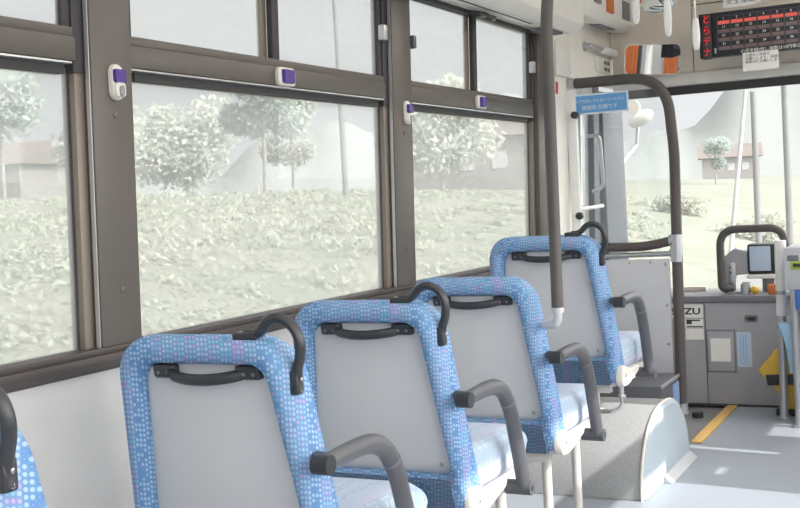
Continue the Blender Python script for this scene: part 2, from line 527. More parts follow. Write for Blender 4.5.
m.box(-1.72, 0.62, Y_BACK - 0.06, Y_BACK, 1.8, 2.32)
m.box(-1.72, -1.5, Y_BACK - 0.06, Y_BACK, 1.0, 1.8); m.box(0.4, 0.62, Y_BACK - 0.06, Y_BACK, 1.0, 1.8)
structure(m.build('wall_back', 'wall_white', smooth=False))
# overhead air duct along the left, with its lengthwise slot
m = MB()
m.prism([(-1.674, 1.868), (-1.552, 1.846), (-1.502, 1.882), (-1.490, 2.319), (-1.658, 2.319)], 'y', Y_BACK, 4.88, 0.004)
structure(m.build('trim_10', 'header_white'))
m = MB()
def ductz(x): return 1.868 + (x + 1.674) / 0.122 * (-0.022)
m.prism([(-1.609, ductz(-1.609) - 0.002), (-1.597, ductz(-1.597) - 0.002), (-1.597, ductz(-1.597) + 0.004), (-1.609, ductz(-1.609) + 0.004)], 'y', 2.0, 4.47)
structure(m.build('trim_11', 'gasket', smooth=False))
m = MB()
m.box(-1.66, -1.575, 4.62, 4.80, 1.842, 1.85, 0.002)
structure(m.build('trim_12', 'ink_grey', smooth=False))

# front: door, header, windscreen frame
e = bpy.data.objects.new('door_1', None); C.objects.link(e); e['kind'] = 'structure'
m = MB(); wbox(m, -0.06, -0.01, 5.225, 5.305, -0.15, 1.70, 0.004); m.build('door_post', 'seal', e)
m = MB(); wbox(m, -0.06, -0.02, 5.415, 5.445, -0.15, 1.70, 0.004); m.build('door_stile', 'silver', e)
m = MB(); wbox(m, -0.06, -0.01, 5.60, 5.70, -0.15, 1.70, 0.004); m.build('door_post', 'seal', e)
m = MB(); wbox(m, -0.045, -0.040, 5.30, 5.61, 0.35, 1.68); m.build('pane', 'glass', e, False)
m = MB(); wbox(m, -0.055, -0.015, 5.30, 5.61, -0.15, 0.40, 0.004); wbox(m, -0.055, -0.015, 5.30, 5.61, 1.62, 1.70, 0.004); m.build('door_leaf', 'grey_panel', e)
m = MB(); m.tube([wl(0.005, 5.25, 1.06), wl(0.03, 5.30, 1.06), wl(0.03, 5.60, 1.065), wl(0.005, 5.65, 1.065)], 0.010); m.build('grab_bar', 'white_plastic', e)
m = MB(); m.tube(fillet([wl(-0.01, 5.50, 1.42), wl(0.05, 5.50, 1.42), wl(0.05, 5.56, 1.16), wl(-0.01, 5.57, 1.14)], 0.03), 0.010); m.build('door_handle', 'steel', e)

# A pillar and windscreen
m = MB()
m.prism([(-1.76, 5.74), (-1.69, 5.74), (-1.685, 6.02), (-1.685, 6.10), (-1.76, 6.10)], 'z', -0.3, 1.66, 0.006)
structure(m.build('trim_13', 'seal'))
m = MB()
m.prism([(5.90, 1.618), (5.93, 1.618), (5.93, 1.660), (5.90, 1.660)], 'x', -1.60, 0.6)
structure(m.build('trim_14', 'gasket', smooth=False))
e = bpy.data.objects.new('window_4', None); C.objects.link(e); e['kind'] = 'structure'
m = MB(); m.prism([(6.30, 0.50), (6.305, 0.50), (5.925, 1.64), (5.92, 1.64)], 'x', -1.62, 0.6); m.build('pane', 'windscreen_glass', e, False)
# header panels above the windscreen
m = MB()
m.box(-1.66, 0.6, 5.845, 5.93, 1.662, 1.722, 0.008)
structure(m.build('trim_15', 'header_white'))
m = MB()
m.box(-1.66, -1.238, 5.86, 5.95, 1.722, 2.318, 0.003)
m.box(-1.234, -0.45, 5.86, 5.95, 1.722, 2.318, 0.003)
m.box(-0.446, 0.6, 5.86, 5.95, 1.722, 2.318, 0.003)
structure(m.build('wall_front', 'header'))
m = MB()
m.box(-1.236, 0.6, 5.856, 5.862, 2.060, 2.064)
structure(m.build('trim_16', 'ink_grey', smooth=False))
# door engine box high in the front left corner
m = MB()
m.prism([(-1.672, 1.972), (-1.56, 1.955), (-1.525, 1.99), (-1.515, 2.318), (-1.66, 2.318)], 'y', 4.90, 5.855, 0.012)
structure(m.build('trim_17', 'header_white'))
m = MB()
m.box(-1.532, -1.515, 5.12, 5.22, 2.02, 2.13, 0.003)
m.box(-1.534, -1.515, 5.60, 5.72, 2.0, 2.09, 0.003)
m.prism([(-1.645, 1.963), (-1.58, 1.953), (-1.58, 1.962), (-1.645, 1.972)], 'y', 5.42, 5.66)
structure(m.build('trim_18', 'dash_dark'))
m = MB()
m.box(-1.535, -1.512, 5.32, 5.42, 2.0, 2.075, 0.004)
structure(m.build('trim_19', 'orange'))

# ================================================================== WHEEL HUMP, BOXES, STEP EDGE
hump = thing('wheel_arch_cover', (-1.4, 4.37, 0), 'speckled grey rounded wheel arch cover bulging from floor beneath the front seat', 'wheel arch')
HA, HB = 0.37, 0.30
def hump_prof(a, b, n=22, p=2.25):
    out = []
    for k in range(n + 1):
        t = PI * k / n
        c, s_ = math.cos(t), math.sin(t)
        out.append((-math.copysign(abs(c) ** (2 / p), c) * a, abs(s_) ** (2 / p) * b))
    return out
m = MB()
rings = []
for x, k in ((-0.31, 1.0), (0.28, 1.0), (0.30, 0.985)):
    rings.append([(x, y, max(0.002, z)) for y, z in hump_prof(HA * k, HB * k)])
m.rings(rings, closed=True)
m.build('arch_shell', 'hump', hump)
m = MB()
rings = []
for x, k in ((0.300, 0.985), (0.309, 0.985), (0.318, 0.95)):
    rings.append([(x, y, max(0.003, z)) for y, z in hump_prof(HA * k, HB * k)])
m.rings(rings)
m.build('end_cheek', 'hump_face', hump)
m = MB()
P = [(0.302, y, z) for y, z in hump_prof(HA, HB)]
m.tube(P, 0.006, 8)
m.build('edge_bead', 'cream', hump)
m = MB()
m.prism([(0.319, 0.0), (0.352, 0.0), (0.319, 0.030)], 'y', -0.10, 0.355, 0.003)
m.build('kick_strip', 'grey_panel', hump)

box = thing('equipment_box', (-1.43, 4.98, 0), 'low dark grey box with bright edge between wheel arch and clear partition', 'box')
m = MB(); m.box(-0.25, 0.225, -0.20, 0.12, 0.001, 0.285, 0.008); m.build('casing', 'box_dark', box)
m = MB(); m.box(0.222, 0.232, -0.20, 0.12, 0.275, 0.289, 0.002); m.build('edge_strip', 'silver', box)
m = MB(); m.box(0.224, 0.230, 0.0, 0.11, 0.12, 0.26, 0.002); m.build('side_plate', 'sign_pale', box)

m = MB(); m.box(-1.135, -1.085, 4.98, 5.845, 0.0005, 0.008, 0.002)
tag(m.build('step_edge_strip', 'yellow'), 'yellow edging strip on floor along the front door step', 'edge strip')
m = MB(); m.cyl((-1.235, 5.60, -0.012), (-1.235, 5.60, 0.012), 0.028); 
tag(m.build('floor_knob', 'black'), 'small black round stopper on the metal floor plate beside the yellow strip', 'stopper')

# ================================================================== SEATS
TANL = 0.17
def lean(z): return (0.84 - z) * TANL
def backpt(x, d, z): return (x, lean(z) + d, z)
def outline(d, top=0.902, bot=0.345, wt=0.215, wb=0.253, kb=1.0):
    rt = max(0.02, 0.088 - d * 0.75)
    return rrect(wb - d, wt - d, bot + d * kb, top - d, rt, 8, 0.03)

def make_seat():
    root = thing('bus_seat', (0, 0, 0), 'seat', 'seat', 'blue patterned seats in a single row along the left windows')
    # upholstered back
    rings = []
    for d, dep in ((0.064, 0.050), (0.058, 0.045), (0.055, 0.012), (0.048, -0.004), (0.034, -0.012), (0.018, -0.007), (0.006, 0.008),
                   (0.0, 0.026), (0.0, 0.055), (0.006, 0.075), (0.018, 0.090), (0.04, 0.098)):
        kb = 1.85 if d > 0.03 else 1.0 + 0.85 * d / 0.03
        flat = 0.0                       # the strip under the panel lies back a little
        rings.append([backpt(x, dep + flat * max(0.0, min(1.0, (0.50 - z) / 0.05)), z) for x, z in outline(d, kb=kb)])
    m = MB(); m.rings(rings); m.build('backrest', 'fabric', root, angle=60)
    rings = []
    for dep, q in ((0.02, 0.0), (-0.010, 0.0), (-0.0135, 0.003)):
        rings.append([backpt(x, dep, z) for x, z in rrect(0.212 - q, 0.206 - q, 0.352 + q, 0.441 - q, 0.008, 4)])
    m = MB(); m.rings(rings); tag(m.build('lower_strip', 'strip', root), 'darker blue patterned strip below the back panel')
    # hard back panel
    rings = []
    for d, dep in ((0.0565, 0.048), (0.0565, 0.032), (0.0585, 0.028), (0.064, 0.026)):
        rings.append([backpt(x, dep, z) for x, z in outline(d, kb=1.85)])
    m = MB(); m.rings(rings); pan = m.build('back_panel', 'panel', root)
    tag(pan, 'hard pale grey back panel with rounded top corners')
    for s in (-1, 1):
        m = MB(); p = backpt(s * 0.165, 0.026, 0.475); m.sphere(p, 0.006, 1, 0.5, 1, 8); m.build('screw', 'screw', pan)
    # grab handle across the panel
    gh_z = 0.830
    path = []
    for k in range(13):
        t = k / 12
        s_ = math.sin(PI * t) ** 0.7 if 0 < t < 1 else 0
        path.append(backpt(-0.078 + 0.172 * t, 0.014 - 0.030 * s_, gh_z - 0.004 - 0.008 * s_))
    m = MB(); m.tube(path, 0.0095, 12, 1.25, (0, 0, 1))
    for s in (-1, 1):
        rings = []
        for dep, k in ((0.027, 1.0), (0.012, 1.0), (0.008, 0.85)):
            rings.append([backpt(0.008 + s * 0.102 + x * k, dep, gh_z + z * k) for x, z in rrect(0.028, 0.028, -0.0145, 0.0145, 0.006, 4)])
        m.rings(rings)
    h = m.build('grab_handle', 'black', root)
    for s in (-1, 1):
        for q in (-0.011, 0.012):
            m = MB(); p = backpt(0.008 + s * 0.105 + q, 0.008, gh_z - 0.003); m.sphere(p, 0.0045, 1, 0.5, 1, 8); m.build('screw', 'ink_grey', h)
    # black corner grip arching over the aisle side top corner
    y = lean(0.88) + 0.03
    cp = [(0.100, y, 0.900), (0.128, y, 0.902), (0.150, y - 0.004, 0.912), (0.172, y - 0.006, 0.930), (0.200, y - 0.006, 0.938), (0.228, y - 0.004, 0.930),
          (0.248, y, 0.908), (0.255, y + 0.003, 0.880), (0.250, y + 0.006, 0.850), (0.240, y + 0.008, 0.826), (0.234, y + 0.010, 0.80), (0.236, y + 0.012, 0.775)]
    sm = []
    cp = [(0.232 - (0.255 - a) * 0.78, b - 0.008, 0.905 + (c - 0.900) * 0.88) for a, b, c in cp]
    P = [Vector(p) for p in cp]
    sm = smooth_path(P, 4)
    m = MB(); m.tube(sm, 0.0125, 12, 0.85, (0, 0, 1))
    m.box(0.088, 0.142, y - 0.024, y + 0.006, 0.895, 0.911, 0.004)
    m.box(0.204, 0.2245, y - 0.012, y + 0.016, 0.788, 0.836, 0.006)
    g = m.build('corner_grip', 'black', root)
    for zz in (0.798, 0.818):
        m = MB(); m.sphere((0.2248, y + 0.003, zz), 0.0055, 0.5, 1, 1, 8); m.build('screw', 'screw', g)
    m = MB(); m.sphere((0.100, y - 0.010, 0.911), 0.0045, 1, 1, 0.5, 8); m.build('screw', 'screw', g)
    # cushion
    m = MB()
    rings = []
    for yy, k, top in ((0.100, 0.9, 0.50), (0.112, 1.0, 0.505), (0.30, 1.0, 0.500), (0.46, 1.0, 0.496), (0.515, 0.995, 0.490), (0.545, 0.97, 0.472), (0.560, 0.90, 0.452)):
        bz = 0.372 if yy < 0.5 else 0.372 + (yy - 0.5) * 0.5
        pr = rrect(0.222 * k, 0.226 * k, bz, top, min(0.045, (top - bz) * 0.42), 6)
        rings.append([(x + 0.006, yy, z + (0.008 * math.cos(x / 0.24 * PI / 2) if z > 0.45 else 0)) for x, z in pr])
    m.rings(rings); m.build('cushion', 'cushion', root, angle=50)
    # frame below
    m = MB()
    m.box(-0.225, 0.225, 0.085, 0.52, 0.345, 0.371, 0.006)
    m.box(-0.24, 0.20, 0.10, 0.135, 0.318, 0.346, 0.004)
    m.box(-0.24, 0.20, 0.42, 0.455, 0.318, 0.346, 0.004)
    m.build('seat_frame', 'leg', root)
    # cream cover over the hinge, aisle side (and its twin on the wall side)
    for x0, x1 in ((0.232, 0.2585), (-0.2585, -0.234)):
        m = MB()
        pts = fillet([(0, 0.072, 0.422), (0, 0.064, 0.365), (0, 0.085, 0.346), (0, 0.150, 0.345), (0, 0.290, 0.375), (0, 0.300, 0.396), (0, 0.18, 0.398), (0, 0.130, 0.412), (0, 0.100, 0.424)], 0.02, 4)
        m.prism([(p.y, p.z) for p in pts], 'x', x0, x1, 0.004)
        hc = m.build('hinge_cover', 'cream', root)
        if x0 > 0:
            m = MB(); m.sphere((0.259, 0.105, 0.385), 0.007, 0.5, 1, 1, 8); m.build('screw', 'screw', hc)
    # armrest, aisle side
    ax = 0.276
    cp = [(ax, 0.0, 0.660), (ax, 0.06, 0.662), (ax, 0.14, 0.663), (ax, 0.20, 0.657), (ax, 0.255, 0.632), (ax, 0.298, 0.575), (ax, 0.330, 0.490), (ax, 0.355, 0.415), (ax, 0.372, 0.350)]
    path = smooth_path(cp, 4)
    m = MB(); m.tube(path, [0.0155 + 0.0040 * min(1, i / 14) for i in range(len(path))], 16, 1.1, (0, 0, 1))
    m.cyl((0.232, 0.055, 0.660), (0.270, 0.045, 0.660), 0.013)
    arm = m.build('armrest', 'arm', root)
    m = MB(); m.cyl((0.258, 0.004, 0.660), (0.294, 0.004, 0.660), 0.0195, 24); m.build('pivot_knob', 'black', arm)
    m = MB(); m.cyl((0.225, 0.370, 0.352), (0.300, 0.370, 0.352), 0.0205, 24); b = m.build('end_boss', 'arm', arm)
    m = MB(); m.cyl((0.299, 0.370, 0.352), (0.302, 0.370, 0.352), 0.009, 12); m.build('bolt', 'black', arm)
    m = MB()
    t = path[18]; t2 = path[19]
    m.tube([t, t.lerp(t2, 0.35)], 0.0200, 16, 1.15, (0, 0, 1)); m.build('joint_ring', 'ink_grey', arm)
    return root

def add_legs(root, legs):
    for x, y, zb in legs:
        m = MB()
        m.cyl((x, y, 0.345), (x, y, zb + 0.006), 0.0155, 18)
        m.cyl((x, y, zb + 0.004), (x, y, zb), 0.034, 20)
        m.build('leg', 'leg', root)

XC = -1.377
seat = make_seat()
seat4 = copy_tree(seat)
add_legs(seat, [(0.172, 0.16, 0.0), (0.172, 0.45, 0.0)])
seats = [seat] + [copy_tree(seat) for _ in range(3)]
LBL = ['blue patterned seat at bottom left corner of the photo, only its black corner grip showing',
       'nearest blue patterned seat shown almost whole, in front of the wide dark window pillar',
       'blue patterned seat second nearest of those with whole back panels in view',
       'blue patterned seat beneath the dark pole, joined to it at its shoulder']
for ch in list(seats[3].children):
    if ch.name.startswith('corner_grip'):
        for g in list(ch.children): bpy.data.objects.remove(g)
        bpy.data.objects.remove(ch)
for s, y0, lb in zip(seats, (1.058, 1.79, 2.46, 3.14), LBL):
    s.location = (XC, y0, 0); s['label'] = lb
seat4.location = (XC, 3.83, 0.092)
seat4['label'] = 'farthest blue patterned seat, raised on the wheel arch before the clear partition'
add_legs(seat4, [(0.06, 0.37, 0.208)])
m = MB(); m.cyl((0.205, 0.225, 0.34), (0.205, 0.225, 0.288), 0.010); m.cyl((0.205, 0.225, 0.290), (0.205, 0.225, 0.282), 0.016)
m.tube(fillet([(0.205, 0.225, 0.285), (0.205, 0.225, 0.245), (0.165, 0.215, 0.225)], 0.02), 0.006); m.build('hook_rod', 'steel', seat4)

# ================================================================== POLE BY THE THIRD SEAT
pole = thing('stanchion_pole', (-1.088, 3.14, 0.755), 'dark grip pole from ceiling down to a silver elbow on seat shoulder', 'pole')
m = MB()
m.tube(fillet([(0.0, 0, 0.045), (0.008, 0, 0.88), (0.012, 0.02, 0.99), (0.10, 0.05, 1.20), (0.10, 0.05, 1.563)], [0.03, 0.12, 0.12]), 0.0175, 18)
m.build('grip_tube', 'pole', pole)
m = MB()
m.tube(fillet([(0.0, 0, 0.055), (0.0, 0, 0.005), (-0.055, 0.03, 0.0)], 0.03), 0.0130, 16)
m.cyl((0.0, 0, 0.040), (0.0, 0, 0.055), 0.0192)
m.build('elbow_fitting', 'elbow', pole)

# ================================================================== PARTITION
PY = 5.15
part = thing('clear_partition', (-1.42, PY, 0.0), 'clear partition screen in dark tubular frame with grey lower panel at the front door', 'partition')
m = MB()
m.tube(fillet([(-0.245, 0, 1.655), (0.205, 0, 1.650), (0.230, 0, 1.30), (0.212, 0, 0.125)], [0.19, 0.05], 12), 0.0245, 18)
m.build('tube_frame', 'pole', part)
m = MB(); m.tube(fillet([(-0.24, 0, 0.878), (0.08, 0, 0.872), (0.225, 0, 0.902)], 0.08), 0.0215, 16); m.build('rail', 'pole', part)
m = MB(); m.tube([(-0.25, 0.0, 0.832), (0.222, 0.0, 0.838)], 0.0125, 14); m.build('lower_rail', 'steel', part)
m = MB(); m.cyl((0.222, 0, 0.925), (0.219, 0, 0.80), 0.0275); m.cyl((0.19, 0, 0.90), (0.225, 0, 0.90), 0.026); m.cyl((0.19, 0, 0.84), (0.225, 0, 0.84), 0.018); m.build('tee_fitting', 'steel', part)
m = MB(); m.cyl((-0.252, 0, 1.655), (-0.225, 0, 1.655), 0.031); m.cyl((0.212, 0, 0.10), (0.212, 0, 0.145), 0.030); m.box(0.18, 0.24, -0.03, 0.03, 0.092, 0.103, 0.003); m.build('end_fitting', 'steel', part)
m = MB()
rings = []
for yy in (0.004, 0.010):
    pts = [(-0.225, 0.895), (0.205, 0.895), (0.215, 1.45)] + [(0.05 + 0.165 * math.cos(a), 1.46 + 0.175 * math.sin(a)) for a in [PI / 2 * k / 8 for k in range(9)]] + [(-0.225, 1.635)]
    rings.append([(x, yy, z) for x, z in pts])
m.rings(rings); m.build('clear_sheet', 'acrylic', part, False)
m = MB(); m.box(-0.255, 0.186, -0.008, 0.008, 0.285, 0.815, 0.004); lp = m.build('lower_panel', 'grey_panel', part)
for z in (0.79, 0.60, 0.42):
    m = MB(); m.sphere((0.168, -0.008, z), 0.007, 1, 0.5, 1, 8); m.build('screw', 'screw', lp)
for x in (-0.15, 0.0, 0.1):
    m = MB(); m.sphere((x, -0.008, 0.80), 0.006, 1, 0.5, 1, 8); m.build('screw', 'screw', lp)
m = MB(); m.box(-0.268, -0.222, -0.015, 0.015, 0.86, 1.70, 0.004); ch = m.build('wall_channel', 'white_plastic', part)
for z in (1.505, 1.03):
    m = MB(); m.cyl((-0.222, -0.014, z), (-0.222, -0.042, z), 0.017); m.cyl((-0.222, -0.04, z), (-0.222, -0.046, z), 0.010); m.build('clamp_knob', 'black', ch)
m = MB(); m.box(0.005, 0.035, -0.004, 0.018, 1.612, 1.632, 0.003); m.build('clip', 'steel', part)

sg = thing('notice_sign', (-1.528, PY + 0.002, 1.553), 'blue rectangular notice with white border stuck on the clear partition', 'sign')
m = MB(); m.box(-0.137, 0.137, -0.003, 0.001, -0.048, 0.048); m.build('border', 'sign_white', sg, False)
m = MB(); m.box(-0.129, 0.129, -0.005, -0.0031, -0.040, 0.040); m.build('face', 'sign_blue', sg, False)
text('lettering', 'ドア付近に立たないでください', 0.017, 'sign_white', sg, (0, -0.0056, 0.008), (1, 0, 0), (0, 0, 1), 'CENTER')
text('lettering', '開閉時 危険です', 0.024, 'sign_white', sg, (0, -0.0056, -0.026), (1, 0, 0), (0, 0, 1), 'CENTER')

# ================================================================== STOP BUTTONS
def stop_button(y, z, vertical, label):
    p = wl(0.0 if vertical else -0.010, y, z)
    t = thing('stop_button', p, label, 'stop button', 'bus stop request buttons on the window frames')
    def q(bm_pts, x0, x1, xi):
        return [[(x, a, b) for a, b in bm_pts] if k == 0 else [(x, a * xi, b * xi) for a, b in bm_pts] for k, x in ((0, x0), (0, x1 - 0.004), (1, x1))]
    m = MB()
    if vertical:
        m.rings(q(rrect(0.0205, 0.0205, -0.040, 0.040, 0.019, 6), 0.0, 0.011, 0.92)); m.build('housing', 'cream', t)
        m = MB(); m.rings(q([(a + 0.001, b + 0.013) for a, b in rrect(0.0175, 0.0175, -0.014, 0.015, 0.005, 4)], 0.008, 0.020, 0.94)); m.build('lamp_cover', 'purple', t)
        m = MB(); m.rings(q([(a + 0.001, b - 0.018) for a, b in rrect(0.017, 0.017, -0.016, 0.0165, 0.008, 4)], 0.008, 0.017, 0.94)); m.build('cover', 'cream', t)
        m = MB(); m.rings(q([(a + 0.003, b - 0.021) for a, b in rrect(0.008, 0.008, -0.012, 0.012, 0.006, 4)], 0.015, 0.0205, 0.9)); m.build('push_button', 'clear_button', t)
    else:
        m.rings(q(rrect(0.043, 0.043, -0.026, 0.026, 0.014, 6), 0.0, 0.014, 0.9)); m.build('housing', 'cream', t)
        m = MB(); m.rings(q([(a - 0.004, b) for a, b in rrect(0.026, 0.026, -0.019, 0.019, 0.004, 4)], 0.011, 0.025, 0.92)); m.build('lamp_cover', 'purple', t)
        m = MB(); m.rings(q([(a + 0.031, b) for a, b in rrect(0.006, 0.006, -0.014, 0.014, 0.004, 4)], 0.012, 0.019, 0.9)); m.build('push_button', 'clear_button', t)
    return t
stop_button(1.966, 1.448, True, 'cream upright stop button with purple top on the leftmost dark pillar')
stop_button(2.68, 1.512, False, 'flat cream stop button with purple lamp on the rail of the middle window')
stop_button(3.425, 1.445, True, 'cream upright stop button with purple top on the second pillar, mid photo')
stop_button(4.096, 1.516, False, 'smallest cream stop button with purple lamp, on rail near the dark pole')

# blind catch at the window head, red wall label, pale cover on the wall, white grab handle
m = MB(); 
m.tube([(-1.668, 3.97, 1.850), (-1.640, 4.00, 1.846), (-1.640, 4.16, 1.846), (-1.668, 4.22, 1.850)], 0.007, 10); m.box(-1.672, -1.640, 4.06, 4.10, 1.842, 1.858, 0.003)
tag(m.build('blind_catch', 'black'), 'small black catch at the top of the third window', 'catch')
m = MB(); wbox(m, 0.0042, 0.007, 4.955, 5.0, 1.565, 1.66)
rl = m.build('wall_label', 'paper', smooth=False); tag(rl, 'narrow white and red label on wall beside the partition top', 'label')
m = MB(); wbox(m, 0.0071, 0.008, 4.96, 4.995, 1.60, 1.655); m.build('red_band', 'red', rl, False)
cv = thing('wall_cover', wl(0.004, 5.06, 1.77), 'pale square cover plate on wall above the red label', 'cover')
m = MB(); m.box(0.0002, 0.012, -0.10, 0.10, -0.085, 0.075, 0.005); m.build('plate', 'ceiling', cv)
gh = thing('grab_handle', wl(0.0, 5.62, 1.86), 'white grab handle on wall left of the interior mirror', 'handle')
m = MB(); m.tube(fillet([(0, -0.20, 0.0), (0.035, -0.20, 0.0), (0.035, 0.26, 0.0), (0, 0.26, 0.0)], 0.02), 0.013); m.build('bar', 'steel', gh)
m = MB(); m.tube([(0.035, -0.02, 0.0), (0.035, 0.22, 0.0)], 0.019); m.build('sleeve', 'white_plastic', gh)
for yy in (-0.20, 0.26):
    m = MB(); m.cyl((-0.0, yy, 0.0), (0.008, yy, 0.0), 0.024); m.build('mount', 'steel', gh)
sw = thing('switch_panel', wl(0.0, 5.74, 1.785), 'small pale switch panel with dark symbols on wall under grab handle', 'switch')
m = MB(); m.box(0.0003, 0.008, -0.14, 0.12, -0.03, 0.045, 0.003); m.build('plate', 'header_white', sw)
for yy in (0.02, 0.075):
    for zz in (-0.012, 0.022):
        m = MB(); m.box(0.0075, 0.011, yy - 0.016, yy + 0.016, zz - 0.009, zz + 0.009, 0.002); m.build('switch_key', 'ink_grey', sw)

# ================================================================== FRONT HEADER ITEMS
mr = thing('interior_mirror', (-1.405, 5.69, 1.79), 'rounded rectangular cream framed mirror below the header', 'mirror')
def mirror_surf(k):
    return [(x, z) for x, z in rrect(0.155 * k, 0.155 * k, -0.078 * (0.97 if k < 1 else 1), 0.078 * (0.97 if k < 1 else 1), 0.032, 8)]
m = MB(); m.rings([[(x, y, z) for x, z in rrect(0.155 - d, 0.155 - d, -0.078 + d, 0.078 - d, 0.034, 8)] for y, d in ((0.02, 0.01), (0.0, 0.0), (-0.008, 0.0), (-0.009, 0.003), (-0.006, 0.005))])
m.build('mirror_frame', 'cream', mr)
m = MB(); m.rings([[(x, y, z) for x, z in rrect(0.155 - d, 0.155 - d, -0.078 + d, 0.078 - d, 0.03, 8)] for y, d in ((-0.0068, 0.005), (-0.0069, 0.0055))]); m.build('mirror_glass', 'mirror', mr, False)
m = MB(); m.tube([(0, 0.018, 0.02), (-0.03, 0.08, 0.035), (-0.07, 0.14, 0.05)], 0.012); m.build('bracket', 'cream', mr)
mr.rotation_euler = (math.radians(9), 0, math.radians(39))

fb = thing('fare_display', (-1.15, 5.62, 1.86), 'black fare display board with red digits above the windscreen', 'display board')
m = MB(); m.box(-0.003, 0.95, 0.0, 0.05, -0.100, 0.115, 0.004); m.build('case', 'screen', fb)
m = MB(); m.box(0.0, 0.95, 0.05, 0.238, -0.05, 0.05, 0.004); m.build('mount', 'dash_dark', fb)
m = MB(); m.box(0.018, 0.058, -0.022, 0.001, -0.108, 0.112, 0.004); led = m.build('stop_lamp', 'gasket', fb)
for i, chx in enumerate('とらデナ'):
    text('lettering', chx, 0.046, 'led', led, (0.038, -0.0228, 0.068 - i * 0.053), (1, 0, 0), (0, 0, 1), 'CENTER', 0.85)
CW, CHH, X0 = 0.0625, 0.041, 0.085
m = MB(); mr2 = MB(); mg = MB()
for r in range(4):
    for c in range(13):
        x = X0 + c * CW; z = 0.094 - r * CHH
        (mr2 if r == 0 and c < 11 else m).box(x + 0.004, x + CW - 0.004, -0.0015, 0.0, z - CHH + 0.003, z - CHH + 0.019)
for r in range(5):
    mg.box(X0, X0 + 13 * CW, -0.0022, 0.0, 0.0945 - r * CHH, 0.0957 - r * CHH)
for c in range(14):
    mg.box(X0 + c * CW - 0.0006, X0 + c * CW + 0.0006, -0.0022, 0.0, 0.095 - 4 * CHH, 0.095)
m.build('fare_window', 'cell', fb, False); mr2.build('fare_digits', 'cell_red', fb, False); mg.build('grid_lines', 'ink_grey', fb, False)
for r in range(4):
    line = []
    for c in range(13):
        text('lettering', str(1 + c + r * 10) if r else str(c + 1), 0.017, 'paper', fb, (X0 + (c + 0.5) * CW, -0.0028, 0.078 - r * CHH), (1, 0, 0), (0, 0, 1), 'CENTER') if c < 9 else None
text('lettering', '小児半額(但し端数は10円単位に切上げ)', 0.021, 'paper', fb, (0.19, -0.0006, -0.092), (1, 0, 0), (0, 0, 1))
text('lettering', '整\n券', 0.013, 'paper', fb, (0.066, -0.0006, -0.068), (1, 0, 0), (0, 0, 1))

def notice(name, x, y, z, w, h, body, size, ink, label, cat='notice', tilt=0.0, bodymat='paper'):
    t = thing(name, (x, y, z), label, cat)
    m = MB(); m.box(-w / 2, w / 2, -0.0015, 0.0, -h / 2, h / 2); m.build('sheet', bodymat, t, False)
    text('lettering', body, size, ink, t, (-w / 2 + 0.012, -0.0021, h / 2 - size * 1.15), (1, 0, 0), (0, 0, 1))
    return t
notice('paper_notice', -0.868, 5.618, 1.722, 0.165, 0.088, '小銭のご用意を\nお願いします。両替は\n停車中にお願いします', 0.0165, 'ink_grey', 'white paper notice hung under the fare display board')
notice('paper_notice', -0.955, 5.615, 2.018, 0.150, 0.056, '安全運転', 0.034, 'ink_grey', 'white card with four dark characters above the fare display')
notice('name_plate', -0.745, 5.616, 2.035, 0.25, 0.066, '高 橋', 0.055, 'ink_red', 'white plate with brown characters above the fare display at top right', 'plate')

# convex mirror and white hand straps by the ceiling
cm = thing('convex_mirror', (-1.27, 5.30, 2.03), 'convex oval mirror with pale rim high above the interior mirror', 'mirror')
m = MB(); m.sphere((0, 0, 0), 0.105, 1, 0.30, 0.62, 24); m.build('shell', 'header_white', cm)
m = MB(); m.sphere((0, -0.012, -0.012), 0.098, 1, 0.30, 0.60, 24); m.build('mirror_glass', 'mirror', cm)
m = MB(); m.tube([(0, 0.02, 0.03), (0, 0.08, 0.15), (0, 0.08, 0.288)], 0.010); m.build('bracket', 'steel', cm)
cm.rotation_euler = (math.radians(24), 0, math.radians(-20))
def strap(x, y, zb, ln, label):
    t = thing('hand_strap', (x, y, zb), label, 'hand strap', 'white hanging straps by the ceiling')
    rings = []
    n = 14
    for k in range(n + 1):
        u = k / n
        w = 0.0165 * (0.55 + 0.45 * math.sin(PI * min(1, 0.12 + 0.80 * u))) * (1 if u < 0.93 else 0.8)
        w = w if k else w * 0.6
        rings.append([(w * math.cos(a), w * 0.55 * math.sin(a), u * ln) for a in [2 * PI * q / 14 for q in range(14)]])
    m = MB(); m.rings(rings); m.build('handle', 'white_plastic', t)
    m = MB(); m.tube([(0, 0, ln - 0.004), (0.003, 0, 2.315 - zb)], 0.008, 8, 0.5); m.build('belt', 'cream', t)
    return t
strap(-1.20, 4.62, 1.822, 0.17, 'white hand strap nearest the corner box, leftmost of three')
strap(-1.07, 4.62, 1.757, 0.155, 'white hand strap hanging over the interior mirror, middle of three')
strap(-0.96, 4.62, 1.69, 0.125, 'white hand strap hanging beside the red column of the fare display, rightmost of three')

